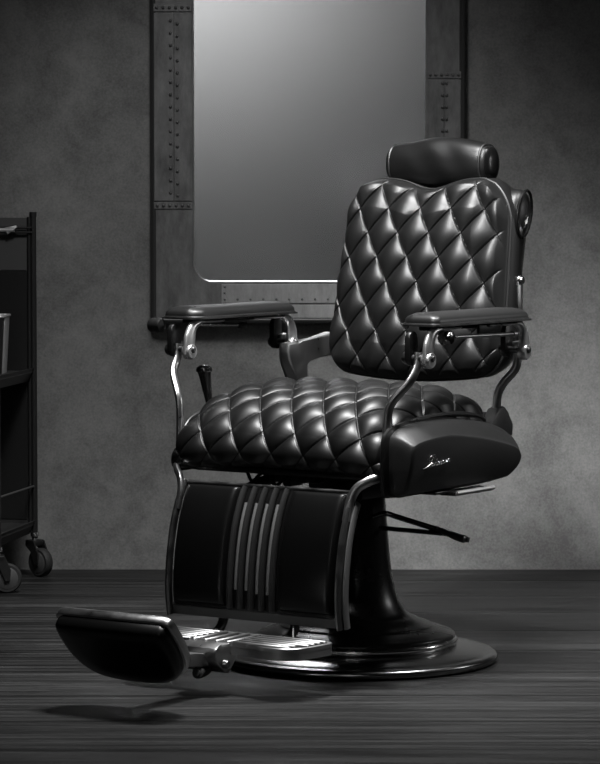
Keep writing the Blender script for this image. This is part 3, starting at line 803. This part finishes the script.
one('side_rail', lambda bm: tube(bm, [(0, 0, .237), (0, -CD, .240)], .003, 8), M['cart_panel'], cart)
one('side_rail', lambda bm: tube(bm, [(-CW, 0, .237), (-CW, -CD, .240)], .003, 8), M['cart_panel'], cart)
for k, (x, y) in enumerate(((0, 0), (-CW, 0), (0, -CD), (-CW, -CD))):
    c = empty('caster', (x, y, 0), (-.55, .5, .3, 1.2)[k], cart)
    one('wheel', lambda bm: lathe(bm, [(.018, -.012), (.034, -.012), (.037, -.009), (.038, 0), (.037, .009), (.034, .012), (.018, .012)], 32, 'Y', (.022, 0, .038), cap=True), M['rubber'], c)
    one('wheel_face', lambda bm: lathe(bm, [(.0001, -.0145), (.010, -.0145), (.013, -.013), (.026, -.0132), (.028, -.012), (.028, .012), (.026, .0132), (.013, .013), (.010, .0145), (.0001, .0145)], 28, 'Y', (.022, 0, .038), cap=False), M['cart_panel'], c)
    one('fork', lambda bm: (prism(bm, [(-.014, .094), (.016, .094), (.032, .060), (.030, .034), (.018, .032), (.004, .066), (-.014, .080)], -.020, -.0155, 'Y'),
                            prism(bm, [(-.014, .094), (.016, .094), (.032, .060), (.030, .034), (.018, .032), (.004, .066), (-.014, .080)], .0155, .020, 'Y'),
                            box(bm, (-.016, -.020, .080), (.016, .020, .096), .003)), M['cart_black'], c)
    one('stem', lambda bm: lathe(bm, [(.007, .094), (.007, .104), (.011, .105), (.011, .116), (.0001, .117)], 14), M['chrome'], c)
# tin box on the middle tray
tinb = empty('tin_canister', tr0 + td * .13 + tw * .105 + Vector((0, 0, .5395)), math.atan2(-tw.y, -tw.x) + .1)
tag(tinb, 'dark canister with its lit tin edge coloured bright on the trolley middle tray', 'canister')
def f(bm):
    lo = rounded_rect(-.060, .060, -.05, .05, .010, 4); hi = rounded_rect(-.068, .068, -.056, .056, .010, 4)
    A_ = [bm.verts.new((x, y, 0)) for x, y in lo]; B_ = [bm.verts.new((x, y, .148)) for x, y in hi]; n = len(lo)
    C_ = [bm.verts.new((x * .95, y * .95, .148)) for x, y in hi]; D_ = [bm.verts.new((x * .93, y * .93, .006)) for x, y in lo]
    for P_, Q_ in ((A_, B_), (B_, C_), (C_, D_)):
        for k in range(n): bm.faces.new((P_[k], P_[(k + 1) % n], Q_[(k + 1) % n], Q_[k]))
    bm.faces.new(A_[::-1]); bm.faces.new(D_)
one('canister_body', f, M['cart_black'], tinb)
one('canister_rim', lambda bm: tube(bm, [(x, y, .148) for x, y in rounded_rect(-.068, .068, -.056, .056, .010, 4)], .0035, 8, closed=True), M['tin'], tinb)
one('corner_edge', lambda bm: prism(bm, [(.0505, 0), (.0605, 0), (.0690, .147), (.0560, .147)], -.030, .040, 'Y', .002), M['tin'], tinb)  # lit right edge of the canister, put in as brighter tin colour

# ------------------------------------------------------------------ light
def area(name, loc, target, size, power, sy=None, spread=None):
    l = bpy.data.lights.new(name, 'AREA'); l.energy = power; l.size = size
    if sy: l.shape = 'RECTANGLE'; l.size_y = sy
    if spread: l.spread = math.radians(spread)
    o = bpy.data.objects.new(name, l); COL.objects.link(o); o.location = loc
    o.rotation_euler = (Vector(target) - Vector(loc)).to_track_quat('-Z', 'Y').to_euler()
    return o
def spot(name, loc, target, power, angle, blend=1.0, rad=.15):
    l = bpy.data.lights.new(name, 'SPOT'); l.energy = power; l.spot_size = math.radians(angle); l.spot_blend = blend; l.shadow_soft_size = rad
    o = bpy.data.objects.new(name, l); COL.objects.link(o); o.location = loc
    o.rotation_euler = (Vector(target) - Vector(loc)).to_track_quat('-Z', 'Y').to_euler()
    return o
area('key_softbox', (.10, -.45, 2.95), (.10, -.15, .3), .60, 31, .60, 74)
area('front_softbox', (-.55, -1.95, 2.95), (.32, .2, 1.02), .50, 6.2, .50, 26)
area('right_softbox', (1.25, -.25, 2.8), (.45, -.1, .5), .45, 5.5, .45, 50)
area('right_kicker', (2.5, .35, 1.25), (.2, 0, .4), .26, 2.0, .4, 120)
wash = spot('wall_wash', (-.22, -.95, 3.05), (-.12, WALL_Y, .20), 160, 44, .62, .25)
spot('mirror_wash', (-.6, YF + 1.1, 3.0), (-.8, YF, 2.75), 2000, 85, 1.0, .3)
w = bpy.data.worlds.new('world'); scene.world = w; w.use_nodes = True
w.node_tree.nodes['Background'].inputs['Color'].default_value = (.5, .5, .52, 1); w.node_tree.nodes['Background'].inputs['Strength'].default_value = .02

# ------------------------------------------------------------------ camera
cam = bpy.data.cameras.new('camera'); co = bpy.data.objects.new('camera', cam); COL.objects.link(co)
cam.sensor_fit = 'HORIZONTAL'; cam.sensor_width = 36; cam.lens = 36 * 3116 / 600
co.location = (0, -6.7, 1.05); co.rotation_euler = (PI / 2 - math.atan(202 / 3116), 0, 0)
cam.clip_end = 60
scene.camera = co
scene.view_settings.view_transform = 'Standard'; scene.view_settings.look = 'None'
scene.view_settings.exposure = 0; scene.view_settings.gamma = 1
